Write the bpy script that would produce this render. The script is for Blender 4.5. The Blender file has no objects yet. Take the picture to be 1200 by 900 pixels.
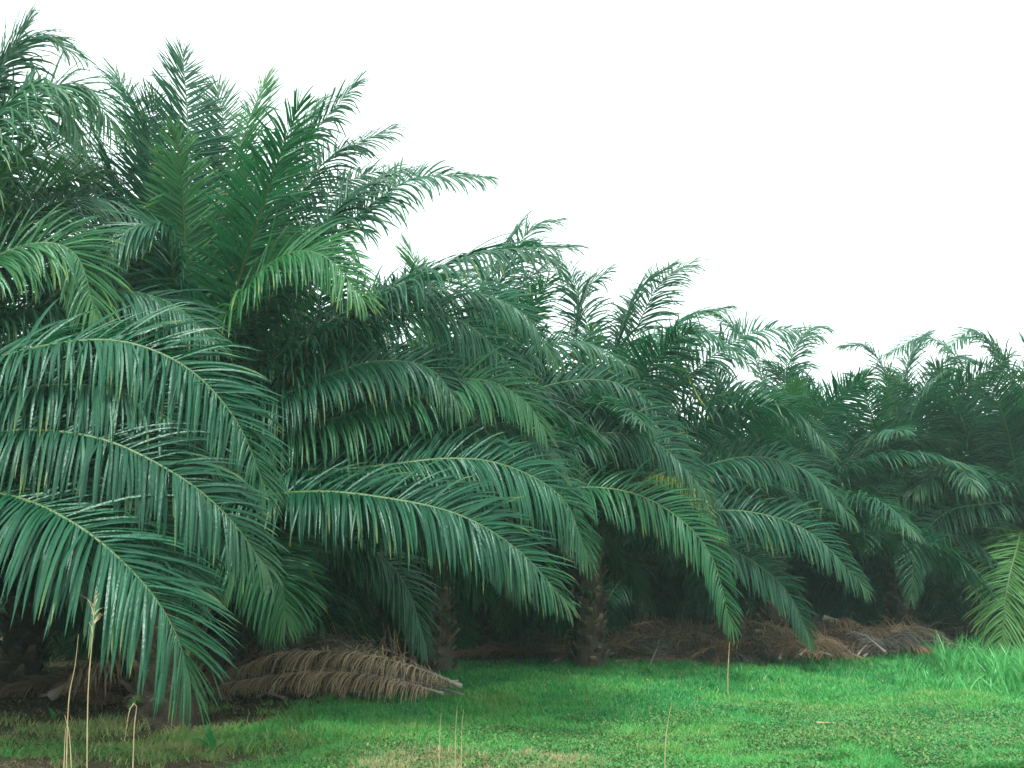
import bpy, math, random
import numpy as np
from mathutils import Vector, noise
R = math.radians
rng = np.random.default_rng(7)
random.seed(7)

# ---------------------------------------------------------------- camera, sky, sun, exposure
scn = bpy.context.scene
C = scn.collection
F_PX, CX, CY, HOR = 1039.0, 600.0, 450.0, 690.0
CAM_H = 1.6
TILT = math.atan((HOR - CY) / F_PX)
cam_d = bpy.data.cameras.new('camera')
cam = bpy.data.objects.new('camera', cam_d)
C.objects.link(cam)
cam.location = (0, 0, CAM_H)
cam.rotation_euler = (R(90) + TILT, 0, 0)
cam_d.sensor_width = 36
cam_d.lens = 36 * F_PX / 1200
cam_d.clip_end = 2000
scn.camera = cam

SUN_EL, SUN_ROT = R(58), R(205)          # high, hazy, a little behind the camera
w = bpy.data.worlds.new('World')
scn.world = w
w.use_nodes = True
nt = w.node_tree
nt.nodes.clear()
out = nt.nodes.new('ShaderNodeOutputWorld')
sky = nt.nodes.new('ShaderNodeTexSky')
sky.sky_type = 'NISHITA'
sky.sun_disc = False
sky.sun_elevation = SUN_EL
sky.sun_rotation = SUN_ROT
sky.air_density = 1.0
sky.dust_density = 4.0
sky.ozone_density = 1.0
hs = nt.nodes.new('ShaderNodeHueSaturation')
hs.inputs['Saturation'].default_value = 0.25
ov = nt.nodes.new('ShaderNodeMix')       # thick bright overcast over the clear sky
ov.data_type = 'RGBA'
ov.inputs[0].default_value = 0.75
ov.inputs[7].default_value = (9.4, 11.2, 10.8, 1)
bg = nt.nodes.new('ShaderNodeBackground')
bg.inputs['Strength'].default_value = 0.15
nt.links.new(sky.outputs[0], hs.inputs['Color'])
nt.links.new(hs.outputs[0], ov.inputs[6])
nt.links.new(ov.outputs[2], bg.inputs['Color'])
nt.links.new(bg.outputs[0], out.inputs['Surface'])

sl = bpy.data.lights.new('sun', 'SUN')
sl.energy = 3.0
sl.angle = R(10)
sl.color = (1.0, 1.0, 0.93)
sun = bpy.data.objects.new('sun', sl)
C.objects.link(sun)
sd = Vector((math.sin(SUN_ROT) * math.cos(SUN_EL), math.cos(SUN_ROT) * math.cos(SUN_EL), math.sin(SUN_EL)))
sun.rotation_euler = sd.to_track_quat('Z', 'Y').to_euler()
sun.location = (0, 0, 30)

vs = scn.view_settings
scn.display_settings.display_device = 'sRGB'
vs.view_transform = 'Standard'
vs.look = 'None'
vs.gamma = 1
vs.use_curve_mapping = False
vs.exposure = 0.6
scn.cycles.max_bounces = 6
scn.cycles.diffuse_bounces = 3
scn.cycles.glossy_bounces = 2
scn.cycles.transmission_bounces = 4
scn.cycles.transparent_max_bounces = 4
scn.cycles.volume_bounces = 0
scn.cycles.use_denoising = True

# ---------------------------------------------------------------- helpers
def P(px, py, Y):
    """world point seen at a photo pixel at a forward distance Y"""
    x, z = (px - CX) / F_PX, (CY - py) / F_PX
    c, s = math.cos(TILT), math.sin(TILT)
    dy, dz = c - z * s, s + z * c
    k = Y / dy
    return np.array((x * k, Y, CAM_H + dz * k))

def PX(px, Y, z=1.0):
    """world x for photo column px at distance Y"""
    c, s = math.cos(TILT), math.sin(TILT)
    return (px - CX) / F_PX * (Y * c + (z - CAM_H) * s)

def gz(x, y):
    """terrain height, arrays or floats"""
    x = np.asarray(x, float); y = np.asarray(y, float)
    return 0.05 * np.sin(x * 0.45 + 1.3) * np.cos(y * 0.37) + 0.03 * np.sin(x * 1.3 + y * 0.9) \
        + 0.02 * np.sin(x * 2.9 - y * 2.1) + 0.012 * np.clip(x - 4, 0, 14) * np.clip((y - 8) / 8, 0, 1)

def sstep(a, b, v):
    t = np.clip((v - a) / (b - a), 0, 1)
    return t * t * (3 - 2 * t)

def vnoise(x, y, sc, seed=0):
    """cheap value noise 0..1 on arrays"""
    g = np.random.default_rng(seed + 99).random((64, 64))
    u = np.asarray(x) / sc + 1000.3; v = np.asarray(y) / sc + 1000.7
    i = np.floor(u).astype(int); j = np.floor(v).astype(int)
    fu = u - i; fv = v - j
    fu = fu * fu * (3 - 2 * fu); fv = fv * fv * (3 - 2 * fv)
    a = g[i % 64, j % 64]; b = g[(i + 1) % 64, j % 64]; c = g[i % 64, (j + 1) % 64]; d = g[(i + 1) % 64, (j + 1) % 64]
    return (a * (1 - fu) + b * fu) * (1 - fv) + (c * (1 - fu) + d * fu) * fv

def fbm(x, y, sc, seed=0):
    return 0.5 * vnoise(x, y, sc, seed) + 0.3 * vnoise(x, y, sc / 2.3, seed + 1) + 0.2 * vnoise(x, y, sc / 5.1, seed + 2)

def edge_y(x):
    """distance at which the lawn gives way to the shaded plantation floor"""
    return np.interp(x, [-9, -5, -3, -1, 1.5, 5, 8, 12, 18, 26], [9.0, 11.5, 13.2, 19.0, 20.0, 21.5, 23.0, 26.0, 28.0, 32.0])

def grass_mask(x, y):
    n = fbm(x, y, 1.7, 3) - 0.5
    m = 1 - sstep(-0.8, 1.3, (y + n * 3.0) - edge_y(x))
    # worn earth near the left palms
    m = m * (1 - sstep(-1.3, -3.0, x + n * 4.0) * np.where(fbm(x, y, 0.9, 8) > 0.54, 0.72, 0.99))
    return m

def mesh_obj(name, V, faces, mats, parent=None, attr=None, fmat=None, smooth=True, tri=False):
    """faces: (n,4) or (n,3) int array or a list of such arrays"""
    me = bpy.data.meshes.new(name)
    if not isinstance(faces, list): faces = [faces]
    faces = [f for f in faces if len(f)]
    nv = len(V)
    loops = np.concatenate([f.ravel() for f in faces]).astype(np.int32)
    cnt = np.concatenate([np.full(len(f), f.shape[1]) for f in faces]).astype(np.int32)
    st = np.concatenate([[0], np.cumsum(cnt)[:-1]]).astype(np.int32)
    me.vertices.add(nv); me.loops.add(len(loops)); me.polygons.add(len(cnt))
    me.vertices.foreach_set('co', np.asarray(V, np.float32).ravel())
    me.loops.foreach_set('vertex_index', loops)
    me.polygons.foreach_set('loop_start', st)
    me.polygons.foreach_set('use_smooth', np.full(len(cnt), smooth))
    if fmat is not None: me.polygons.foreach_set('material_index', np.asarray(fmat, np.int32))
    me.update(calc_edges=True)
    if attr:
        for k, a in attr.items():
            at = me.attributes.new(k, 'FLOAT_VECTOR', 'POINT')
            at.data.foreach_set('vector', np.asarray(a, np.float32).ravel())
    for m in (mats if isinstance(mats, (list, tuple)) else [mats]): me.materials.append(m)
    me.validate()
    o = bpy.data.objects.new(name, me)
    C.objects.link(o)
    if parent: o.parent = parent
    return o

def tag(o, label, cat, group=None, kind=None):
    if label: o['label'] = label
    if cat: o['category'] = cat
    if group: o['group'] = group
    if kind: o['kind'] = kind
    return o

def empty(name, loc, rz=0.0, sc=1.0):
    o = bpy.data.objects.new(name, None)
    C.objects.link(o)
    o.location = loc; o.rotation_euler = (0, 0, rz); o.scale = (sc, sc, sc)
    return o

# ---------------------------------------------------------------- materials
class NT:
    def __init__(s, name):
        s.m = bpy.data.materials.new(name); s.m.use_nodes = True
        s.t = s.m.node_tree; s.t.nodes.clear()
        s.out = s.n('ShaderNodeOutputMaterial')
    def n(s, k, **kw):
        o = s.t.nodes.new(k)
        for a, b in kw.items(): setattr(o, a, b)
        return o
    def l(s, a, b): s.t.links.new(a, b)
    def math(s, op, a, b=None, clamp=False):
        o = s.n('ShaderNodeMath', operation=op, use_clamp=clamp)
        for i, v in enumerate((a, b)):
            if v is None: continue
            if isinstance(v, (int, float)): o.inputs[i].default_value = v
            else: s.l(v, o.inputs[i])
        return o.outputs[0]
    def mix(s, f, a, b, mode='MIX'):
        o = s.n('ShaderNodeMix', data_type='RGBA', blend_type=mode)
        for i, v in ((0, f), (6, a), (7, b)):
            if isinstance(v, (int, float)): o.inputs[i].default_value = v
            elif isinstance(v, tuple): o.inputs[i].default_value = v + (1,) if len(v) == 3 else v
            else: s.l(v, o.inputs[i])
        return o.outputs[2]
    def noise(s, scale, detail=3, vec=None, rough=0.55):
        o = s.n('ShaderNodeTexNoise'); o.inputs['Scale'].default_value = scale
        o.inputs['Detail'].default_value = detail; o.inputs['Roughness'].default_value = rough
        if vec is not None: s.l(vec, o.inputs['Vector'])
        return o.outputs[0]
    def ramp(s, f, stops):
        o = s.n('ShaderNodeValToRGB'); cr = o.color_ramp
        while len(cr.elements) < len(stops): cr.elements.new(0.5)
        for e, (p, c) in zip(cr.elements, stops):
            e.position = p; e.color = c + (1,) if len(c) == 3 else c
        s.l(f, o.inputs[0]); return o.outputs[0]
    def attr(s, name):
        o = s.n('ShaderNodeAttribute'); o.attribute_name = name
        x = s.n('ShaderNodeSeparateXYZ'); s.l(o.outputs['Vector'], x.inputs[0])
        return x.outputs

def leaf_material(name, dark, mid, tipc, rough, transl, tip_amount, tr_col, spec=0.52):
    k = NT(name)
    v, t, r = k.attr('leaf')[:3]
    oi = k.n('ShaderNodeObjectInfo').outputs['Random']
    f = k.math('ADD', k.math('MULTIPLY', r, 0.55), k.math('MULTIPLY', oi, 0.45))
    col = k.ramp(f, [(0.1, dark), (0.9, mid)])
    geo = k.n('ShaderNodeNewGeometry')
    nz = k.noise(14, 2, geo.outputs['Position'])
    col = k.mix(k.math('MULTIPLY', nz, 0.35), col, tuple(c * 1.6 for c in mid))
    if spec > 0.3: col = k.mix(k.math('MULTIPLY', k.math('GREATER_THAN', oi, 0.84), 0.45), col, tuple(c * m_ for c, m_ in zip(mid, (3.2, 1.5, 0.8))))
    # tip yellowing on some leaflets
    tf = k.math('MULTIPLY', k.math('POWER', v, 6.0), k.math('GREATER_THAN', r, 1 - tip_amount))
    tf = k.math('ADD', tf, k.math('MULTIPLY', k.math('POWER', t, 14.0), 0.15), clamp=True)
    col = k.mix(tf, col, tipc)
    b = k.n('ShaderNodeBsdfPrincipled')
    k.l(col, b.inputs['Base Color'])
    k.l(k.math('ADD', k.math('MULTIPLY', r, 0.15), rough - 0.07), b.inputs['Roughness'])
    b.inputs['Specular IOR Level'].default_value = spec
    b.inputs['Specular Tint'].default_value = (0.74, 1.0, 0.90, 1) if spec > 0.3 else (1, 1, 1, 1)
    bu = k.n('ShaderNodeBump'); bu.inputs['Strength'].default_value = 0.35; bu.inputs['Distance'].default_value = 0.02
    k.l(k.noise(38, 2, geo.outputs['Position']), bu.inputs['Height']); k.l(bu.outputs[0], b.inputs['Normal'])
    tr = k.n('ShaderNodeBsdfTranslucent')
    k.l(k.mix(0.5, col, tr_col), tr.inputs['Color'])
    ms = k.n('ShaderNodeMixShader'); ms.inputs[0].default_value = transl
    k.l(b.outputs[0], ms.inputs[1]); k.l(tr.outputs[0], ms.inputs[2]); k.l(ms.outputs[0], k.out.inputs[0])
    return k.m

M = {}
M['leaf'] = leaf_material('palm leaf', (0.002, 0.024, 0.013), (0.007, 0.088, 0.038), (0.20, 0.22, 0.05), 0.40, 0.24, 0.14, (0.02, 0.30, 0.08))
M['young'] = leaf_material('young palm leaf', (0.012, 0.085, 0.028), (0.035, 0.160, 0.048), (0.30, 0.36, 0.07), 0.38, 0.32, 0.25, (0.10, 0.42, 0.07))
M['yellow'] = leaf_material('yellowing palm leaf', (0.07, 0.16, 0.03), (0.30, 0.34, 0.05), (0.50, 0.42, 0.10), 0.42, 0.3, 0.5, (0.35, 0.45, 0.06))
M['tan'] = leaf_material('pale dry palm leaf', (0.20, 0.135, 0.085), (0.52, 0.38, 0.25), (0.62, 0.50, 0.36), 0.75, 0.12, 0.3, (0.3, 0.2, 0.12), 0.2)
M['dead'] = leaf_material('dry palm leaf', (0.10, 0.062, 0.038), (0.37, 0.245, 0.150), (0.36, 0.28, 0.19), 0.75, 0.12, 0.3, (0.25, 0.15, 0.08), 0.2)
M['deadgrey'] = leaf_material('weathered palm leaf', (0.07, 0.06, 0.05), (0.17, 0.150, 0.13), (0.28, 0.25, 0.21), 0.8, 0.1, 0.3, (0.18, 0.14, 0.1), 0.2)

def rib_material(name, c1, c2, rough=0.5):
    k = NT(name)
    geo = k.n('ShaderNodeNewGeometry')
    col = k.mix(k.noise(9, 3, geo.outputs['Position']), c1, c2)
    b = k.n('ShaderNodeBsdfPrincipled'); k.l(col, b.inputs['Base Color']); b.inputs['Roughness'].default_value = rough
    k.l(b.outputs[0], k.out.inputs[0]); return k.m
M['rib'] = rib_material('palm midrib', (0.03, 0.075, 0.02), (0.085, 0.14, 0.038), 0.5)
M['deadrib'] = rib_material('dry midrib', (0.14, 0.11, 0.085), (0.42, 0.38, 0.32), 0.75)

def bark_material():
    k = NT('palm trunk bark')
    v, t, r = k.attr('leaf')[:3]
    geo = k.n('ShaderNodeNewGeometry')
    n1 = k.noise(5, 4, geo.outputs['Position']); n2 = k.noise(30, 4, geo.outputs['Position'])
    col = k.ramp(k.math('ADD', k.math('MULTIPLY', n1, 0.6), k.math('MULTIPLY', r, 0.45)),
                 [(0.25, (0.035, 0.028, 0.019)), (0.5, (0.12, 0.086, 0.054)), (0.72, (0.36, 0.26, 0.16))])
    col = k.mix(k.math('MULTIPLY', n2, 0.6), col, (0.03, 0.022, 0.015))
    col = k.mix(k.math('GREATER_THAN', n1, 0.62), col, (0.03, 0.06, 0.018))
    b = k.n('ShaderNodeBsdfPrincipled'); k.l(col, b.inputs['Base Color']); b.inputs['Roughness'].default_value = 0.9
    bu = k.n('ShaderNodeBump'); bu.inputs['Strength'].default_value = 0.7; bu.inputs['Distance'].default_value = 0.03
    k.l(n2, bu.inputs['Height']); k.l(bu.outputs[0], b.inputs['Normal'])
    k.l(b.outputs[0], k.out.inputs[0]); return k.m
M['bark'] = bark_material()

def ground_material():
    k = NT('earth and turf')
    g = k.attr('gm')[0]
    geo = k.n('ShaderNodeNewGeometry'); p = geo.outputs['Position']
    n1 = k.noise(0.9, 5, p); n2 = k.noise(7, 5, p); n3 = k.noise(60, 4, p)
    soil = k.ramp(n2, [(0.3, (0.060, 0.046, 0.026)), (0.55, (0.125, 0.098, 0.055)), (0.75, (0.20, 0.165, 0.095))])
    soil = k.mix(k.math('MULTIPLY', n3, 0.6), soil, (0.035, 0.03, 0.018))
    moss = k.ramp(n3, [(0.3, (0.025, 0.055, 0.014)), (0.7, (0.07, 0.125, 0.03))])
    soil = k.mix(k.ramp(k.math('ADD', k.math('MULTIPLY', n1, 0.7), k.math('MULTIPLY', n2, 0.3)), [(0.45, (0, 0, 0)), (0.55, (0.8, 0.8, 0.8))]), soil, moss)
    gr = k.ramp(n3, [(0.3, (0.015, 0.075, 0.02)), (0.7, (0.045, 0.16, 0.045))])
    mk = k.math('ADD', g, k.math('MULTIPLY', k.math('SUBTRACT', n2, 0.5), 0.9))
    mk = k.ramp(mk, [(0.35, (0, 0, 0)), (0.65, (1, 1, 1))])
    col = k.mix(mk, soil, gr)
    b = k.n('ShaderNodeBsdfPrincipled'); k.l(col, b.inputs['Base Color']); b.inputs['Roughness'].default_value = 0.95
    b.inputs['Specular IOR Level'].default_value = 0.2
    bu = k.n('ShaderNodeBump'); bu.inputs['Strength'].default_value = 0.6; bu.inputs['Distance'].default_value = 0.03
    k.l(n3, bu.inputs['Height']); k.l(bu.outputs[0], b.inputs['Normal'])
    k.l(b.outputs[0], k.out.inputs[0]); return k.m
M['ground'] = ground_material()

def blade_material(name, stops, transl=0.3, rough=0.5):
    """leaf.x = height along blade, leaf.y = dryness 0..1, leaf.z = random"""
    k = NT(name)
    v, t, r = k.attr('leaf')[:3]
    col = k.ramp(t, stops)
    col = k.mix(k.math('MULTIPLY', r, 0.5), col, k.mix(1.0, col, (1.7, 1.55, 1.5), 'MULTIPLY'))
    b = k.n('ShaderNodeBsdfPrincipled'); k.l(col, b.inputs['Base Color']); b.inputs['Roughness'].default_value = rough
    tr = k.n('ShaderNodeBsdfTranslucent'); k.l(col, tr.inputs['Color'])
    ms = k.n('ShaderNodeMixShader'); ms.inputs[0].default_value = transl
    k.l(b.outputs[0], ms.inputs[1]); k.l(tr.outputs[0], ms.inputs[2]); k.l(ms.outputs[0], k.out.inputs[0])
    return k.m
M['grass'] = blade_material('grass blades', [(0.0, (0.020, 0.225, 0.064)), (0.4, (0.070, 0.335, 0.072)), (0.7, (0.19, 0.31, 0.08)), (1.0, (0.40, 0.30, 0.19))])
M['cover'] = blade_material('creeping weed leaves', [(0.0, (0.010, 0.120, 0.035)), (0.4, (0.045, 0.200, 0.045)), (0.75, (0.15, 0.21, 0.06)), (1.0, (0.19, 0.13, 0.08))], 0.25)
M['tall'] = blade_material('tall grass blades', [(0.0, (0.04, 0.30, 0.08)), (0.6, (0.12, 0.40, 0.12)), (1.0, (0.45, 0.42, 0.22))], 0.35, 0.4)
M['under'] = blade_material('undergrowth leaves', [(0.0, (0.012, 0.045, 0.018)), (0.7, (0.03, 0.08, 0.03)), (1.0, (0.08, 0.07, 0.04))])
M['straw'] = blade_material('dry straw', [(0.0, (0.34, 0.25, 0.13)), (1.0, (0.42, 0.33, 0.20))], 0.1, 0.7)
M['litter'] = blade_material('dry leaf litter', [(0.0, (0.05, 0.035, 0.022)), (0.6, (0.13, 0.09, 0.055)), (1.0, (0.30, 0.22, 0.14))], 0.1, 0.85)

# ---------------------------------------------------------------- frond generator
def resample(pts, n):
    pts = np.asarray(pts, float)
    # Catmull-Rom through the control points
    q = np.vstack([2 * pts[0] - pts[1], pts, 2 * pts[-1] - pts[-2]])
    dense = []
    for i in range(1, len(q) - 2):
        t = np.linspace(0, 1, 24, endpoint=False)[:, None]
        p0, p1, p2, p3 = q[i - 1], q[i], q[i + 1], q[i + 2]
        dense.append(0.5 * ((2 * p1) + (-p0 + p2) * t + (2 * p0 - 5 * p1 + 4 * p2 - p3) * t ** 2 + (-p0 + 3 * p1 - 3 * p2 + p3) * t ** 3))
    dense.append(pts[-1:])
    d = np.vstack(dense)
    s = np.concatenate([[0], np.cumsum(np.linalg.norm(np.diff(d, axis=0), axis=1))])
    u = np.linspace(0, s[-1], n)
    return np.stack([np.interp(u, s, d[:, k]) for k in range(3)], 1), s[-1]

def nrm(a): return a / np.maximum(np.linalg.norm(a, axis=-1, keepdims=True), 1e-9)

def frond_geo(pts, seed, roll=0.0, grav=0.25, lmax=1.08, n=152, wid=0.044, K=6, sparse=0.0, t0=0.09, clampz=None, mess=1.0, rib_w=1.0, side0=None, folded=False):
    r = np.random.default_rng(seed)
    mess = mess * r.uniform(0.7, 1.3)
    N = 48
    c, L = resample(pts, N)
    T = nrm(np.gradient(c, axis=0))
    chord = c[-1] - c[0]
    if side0 is None:
        ch = np.array([chord[0], chord[1], 0.0])
        if np.linalg.norm(ch) < 0.3: ch = np.array([1.0, 0.2, 0])
        side0 = np.cross(nrm(ch), [0, 0, 1.0])
    S = np.zeros_like(T)
    s = side0 - np.dot(side0, T[0]) * T[0]
    for i in range(N):
        s = s - np.dot(s, T[i]) * T[i]; s = s / np.linalg.norm(s); S[i] = s
    U = np.cross(S, T)
    tt = np.linspace(0, 1, N)
    ra = R(roll) * np.clip(tt * 1.5, 0, 1)
    S2 = S * np.cos(ra)[:, None] + U * np.sin(ra)[:, None]
    U2 = U * np.cos(ra)[:, None] - S * np.sin(ra)[:, None]
    S, U = S2, U2
    # leaflets, both sides at once
    t = np.concatenate([np.linspace(t0, 1, n)] * 2) + r.normal(0, 0.003, 2 * n)
    t = np.clip(t, 0, 1)
    sg = np.concatenate([np.ones(n), -np.ones(n)])
    keep = r.random(2 * n) > sparse
    t, sg = t[keep], sg[keep]; m = len(t)
    f = t * (N - 1)
    def at(A):
        i = np.clip(f.astype(int), 0, N - 2); w_ = (f - i)[:, None]
        return A[i] * (1 - w_) + A[i + 1] * w_
    p, Tt, St, Ut = at(c), nrm(at(T)), nrm(at(S)), nrm(at(U))
    tl = (t - t0) / (1 - t0)
    prof = np.interp(tl, [0, 0.08, 0.25, 0.5, 0.75, 0.92, 1.0], [0.3, 0.65, 0.93, 1.0, 0.86, 0.60, 0.38])
    ph = r.uniform(0, 6.28, 4)
    wave = 0.5 * np.sin(tl * 31 + ph[0] + sg) + 0.5 * np.sin(tl * 67 + ph[1] - sg * 2)      # leaflets sit in loose groups
    ln = lmax * prof * r.uniform(0.80 if mess < 1.9 else 0.45, 1.10, m) * (1 - 0.25 * (r.random(m) < 0.06))
    al = R(1) * (np.interp(tl, [0, 0.3, 0.7, 0.93, 1], [80, 64, 52, 38, 12]) + r.normal(0, 5.0 * mess, m) + 3 * wave)
    be = R(1) * (r.choice([17, 4, -9], m, p=[.35, .4, .25]) * np.interp(tl, [0, 1], [1.2, 0.4]) + r.normal(0, 6 * mess, m) + 4 * wave)
    d = Tt * np.cos(al)[:, None] + (St * (sg * np.cos(be))[:, None] + Ut * np.sin(be)[:, None]) * np.sin(al)[:, None]
    d = nrm(d)
    W = nrm(Tt - np.sum(Tt * d, 1)[:, None] * d + St * 0.001)
    tw = R(1) * (r.normal(12, 16 * mess, m)) * sg
    W = nrm(W * np.cos(tw)[:, None] + np.cross(d, W) * np.sin(tw)[:, None])
    g = grav * r.uniform(0.6, 1.4, m) * (1.0 - 0.45 * sg * np.sign(roll) * min(1.0, abs(roll) / 30.0))
    # a few leaflets snapped or folded
    broken = r.random(m) < 0.07
    V = np.zeros((m, K + 1, 4, 3)); A = np.zeros((m, K + 1, 4, 3))
    hw = wid * 0.5 * np.interp(tl, [0, 0.2, 0.8, 1], [0.6, 1, 0.85, 0.5]) * r.uniform(0.8, 1.15, m)
    rnd = r.random(m)
    pos = p.copy()
    wp = np.interp(np.linspace(0, 1, K + 1), [0, 0.15, 0.55, 0.85, 1], [0.55, 1.0, 1.0, 0.62, 0.03])
    for k in range(K + 1):
        Nn = np.cross(d, W)
        h = (hw * wp[k])[:, None]
        dn = Nn * (h * 0.45)
        V[:, k, 0] = pos - W * h - dn * 0.0
        V[:, k, 1] = pos + dn
        V[:, k, 2] = pos + dn
        V[:, k, 3] = pos + W * h
        A[:, k, :, 0] = k / K; A[:, k, :, 1] = tl[:, None]; A[:, k, :, 2] = rnd[:, None]
        if k < K:
            pos = pos + d * (ln / K)[:, None]
            gg = g * (0.6 + 0.9 * k / K)
            gg = np.where(broken & (k == 2), gg + 0.9, gg)
            d = nrm(d + np.array([0, 0, -1.0]) * gg[:, None] + r.normal(0, 0.02 * mess, (m, 3)))
            W = nrm(W - np.sum(W * d, 1)[:, None] * d)
    V = V.reshape(-1, 3); A = A.reshape(-1, 3)
    base = (np.arange(m) * (K + 1) * 4)[:, None, None]
    kk = (np.arange(K) * 4)[None, :, None]
    q = np.array([[0, 1, 5, 4], [2, 3, 7, 6]])[None, None]
    Fc = (base[..., None] + kk[..., None] + q).reshape(-1, 4)
    if clampz is not None:
        lo = clampz(V[:, 0], V[:, 1])
        V[:, 2] = np.maximum(V[:, 2], lo + 0.015 + 0.03 * A[:, 2])
    # midrib tube
    ns = 6
    rr = np.interp(tt, [0, 0.06, 0.2, 0.6, 1], [0.085, 0.045, 0.028, 0.016, 0.003]) * rib_w
    ang = np.arange(ns) / ns * 2 * math.pi
    RV = c[:, None] + (S[:, None] * (np.cos(ang)[None, :, None] * 1.25) + U[:, None] * (np.sin(ang)[None, :, None] * 0.8 - 0.35)) * rr[:, None, None]
    RV = RV.reshape(-1, 3)
    i, j = np.meshgrid(np.arange(N - 1), np.arange(ns), indexing='ij')
    RF = np.stack([i * ns + j, i * ns + (j + 1) % ns, (i + 1) * ns + (j + 1) % ns, (i + 1) * ns + j], -1).reshape(-1, 4)
    if clampz is not None:
        RV[:, 2] = np.maximum(RV[:, 2], clampz(RV[:, 0], RV[:, 1]) + 0.01)
    return V, Fc, A, RV, RF

def frond_obj(parent, origin, pts, seed, mat, split=True, name='frond', ribmat=None, **kw):
    """pts in world; stored relative to origin (the thing's base)"""
    V, Fc, A, RV, RF = frond_geo(pts, seed, **kw)
    V = V - origin; RV = RV - origin
    ribmat = ribmat or M['rib']
    if split:
        o = mesh_obj(name, V, Fc, mat, parent, {'leaf': A})
        mesh_obj('midrib', RV, RF, ribmat, o)
    else:
        VV = np.vstack([V, RV]); FF = np.vstack([Fc, RF + len(V)])
        AA = np.vstack([A, np.zeros((len(RV), 3))])
        o = mesh_obj(name, VV, FF, [mat, ribmat], parent, {'leaf': AA}, np.concatenate([np.zeros(len(Fc)), np.ones(len(RF))]))
    return o

def arc_pts(base, az, e0, droop, L, sway=0.0, pw=1.5, n=7):
    """an arching midrib: starts at elevation e0, falls by droop over its length"""
    steps = 40
    p = np.array(base, float); out_ = [p.copy()]
    for i in range(steps):
        s = (i + 0.5) / steps
        th = R(e0 - droop * s ** pw); a = R(az + sway * s)
        p = p + np.array([math.cos(th) * math.cos(a), math.cos(th) * math.sin(a), math.sin(th)]) * (L / steps)
        out_.append(p.copy())
    idx = np.linspace(0, steps, n).astype(int)
    return [out_[i] for i in idx]

def trunk_geo(h, r0, seed, stub_len=0.22):
    r = np.random.default_rng(seed)
    Vs, Fs, As = [], [], []
    nb = 0
    ns, nh = 20, 14
    z = np.linspace(-0.15, h, nh); a = np.arange(ns) / ns * 2 * math.pi
    rad = r0 * (1 + 0.25 * np.exp(-np.clip(z, 0, 9) / 0.25)) * np.interp(z, [0, h * 0.7, h], [1, 0.95, 0.7])
    rr = rad[:, None] * (1 + r.normal(0, 0.04, (nh, ns)))
    V = np.stack([rr * np.cos(a), rr * np.sin(a), np.repeat(z[:, None], ns, 1)], -1).reshape(-1, 3)
    i, j = np.meshgrid(np.arange(nh - 1), np.arange(ns), indexing='ij')
    Fq = np.stack([i * ns + j, i * ns + (j + 1) % ns, (i + 1) * ns + (j + 1) % ns, (i + 1) * ns + j], -1).reshape(-1, 4)
    Vs.append(V); Fs.append(Fq); As.append(np.tile([0, 0, 0.15], (len(V), 1))); nb = len(V)
    # spiral of cut frond bases
    cnt = int(h / 0.028)
    for k in range(cnt):
        zz = 0.05 + k * (h - 0.05) / cnt + r.normal(0, 0.01)
        aa = k * R(137.5) + r.normal(0, 0.06)
        if r.random() < 0.07: continue
        rad_ = r0 * np.interp(zz, [0, h * 0.7, h], [1.05, 0.95, 0.75])
        o_ = np.array([math.cos(aa), math.sin(aa), 0]); s_ = np.array([-math.sin(aa), math.cos(aa), 0]); u_ = np.array([0, 0, 1.0])
        ln = stub_len * r.uniform(0.5, 1.3); up = r.uniform(0.6, 1.3)
        dr = nrm(o_ * 0.8 + u_ * up * 0.9 + s_ * r.normal(0, 0.12))
        nn = nrm(np.cross(s_, dr))
        w0, w1 = r.uniform(0.09, 0.13), r.uniform(0.04, 0.075)
        st = o_ * (rad_ - 0.04) + u_ * zz
        ring = []
        for (q, w_, th) in ((0, w0, 0.05), (0.45, (w0 + w1) * 0.5, 0.045), (1.0, w1, 0.03)):
            cpt = st + dr * ln * q
            tip = r.normal(0, 0.012, (6, 3)) if q == 1.0 else r.normal(0, 0.004, (6, 3))
            prof6 = [(-1, 0), (-0.5, 0.9), (0.5, 0.9), (1, 0), (0.5, -0.5), (-0.5, -0.5)]
            ring += [cpt + s_ * (w_ * x) + nn * (th * y) + tip[i_] for i_, (x, y) in enumerate(prof6)]
        V = np.array(ring)
        f = []
        for q in range(2):
            for j_ in range(6):
                f.append([q * 6 + j_, q * 6 + (j_ + 1) % 6, q * 6 + 6 + (j_ + 1) % 6, q * 6 + 6 + j_])
        f += [[12, 13, 14, 15], [12, 15, 16, 17]]
        Vs.append(V); Fs.append(np.array(f) + nb); nb += len(V)
        rv = r.random(); As.append(np.concatenate([np.tile([0, 0, rv * 0.6], (12, 1)), np.tile([0, 0, 0.3 + rv * 0.7], (6, 1))]))
    return np.vstack(Vs), np.vstack(Fs), np.vstack(As)

def fern_geo(seed, z0, z1, r0, n=26):
    """small ferns rooted between the frond bases"""
    r = np.random.default_rng(seed)
    Vs, Fs, As = [], [], []; nb = 0
    for k in range(n):
        a = r.uniform(0, 2 * math.pi); zz = r.uniform(z0, z1)
        b = np.array([math.cos(a) * r0, math.sin(a) * r0, zz])
        pts = arc_pts(b, math.degrees(a) + r.normal(0, 25), r.uniform(20, 60), 120, r.uniform(0.25, 0.5), n=4)
        V, Fq, A, _, _ = frond_geo(pts, seed * 50 + k, grav=0.1, lmax=0.07, n=14, wid=0.018, K=2, t0=0.05)
        Vs.append(V); Fs.append(Fq + nb); As.append(A); nb += len(V)
    return np.vstack(Vs), np.vstack(Fs), np.vstack(As)

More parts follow.
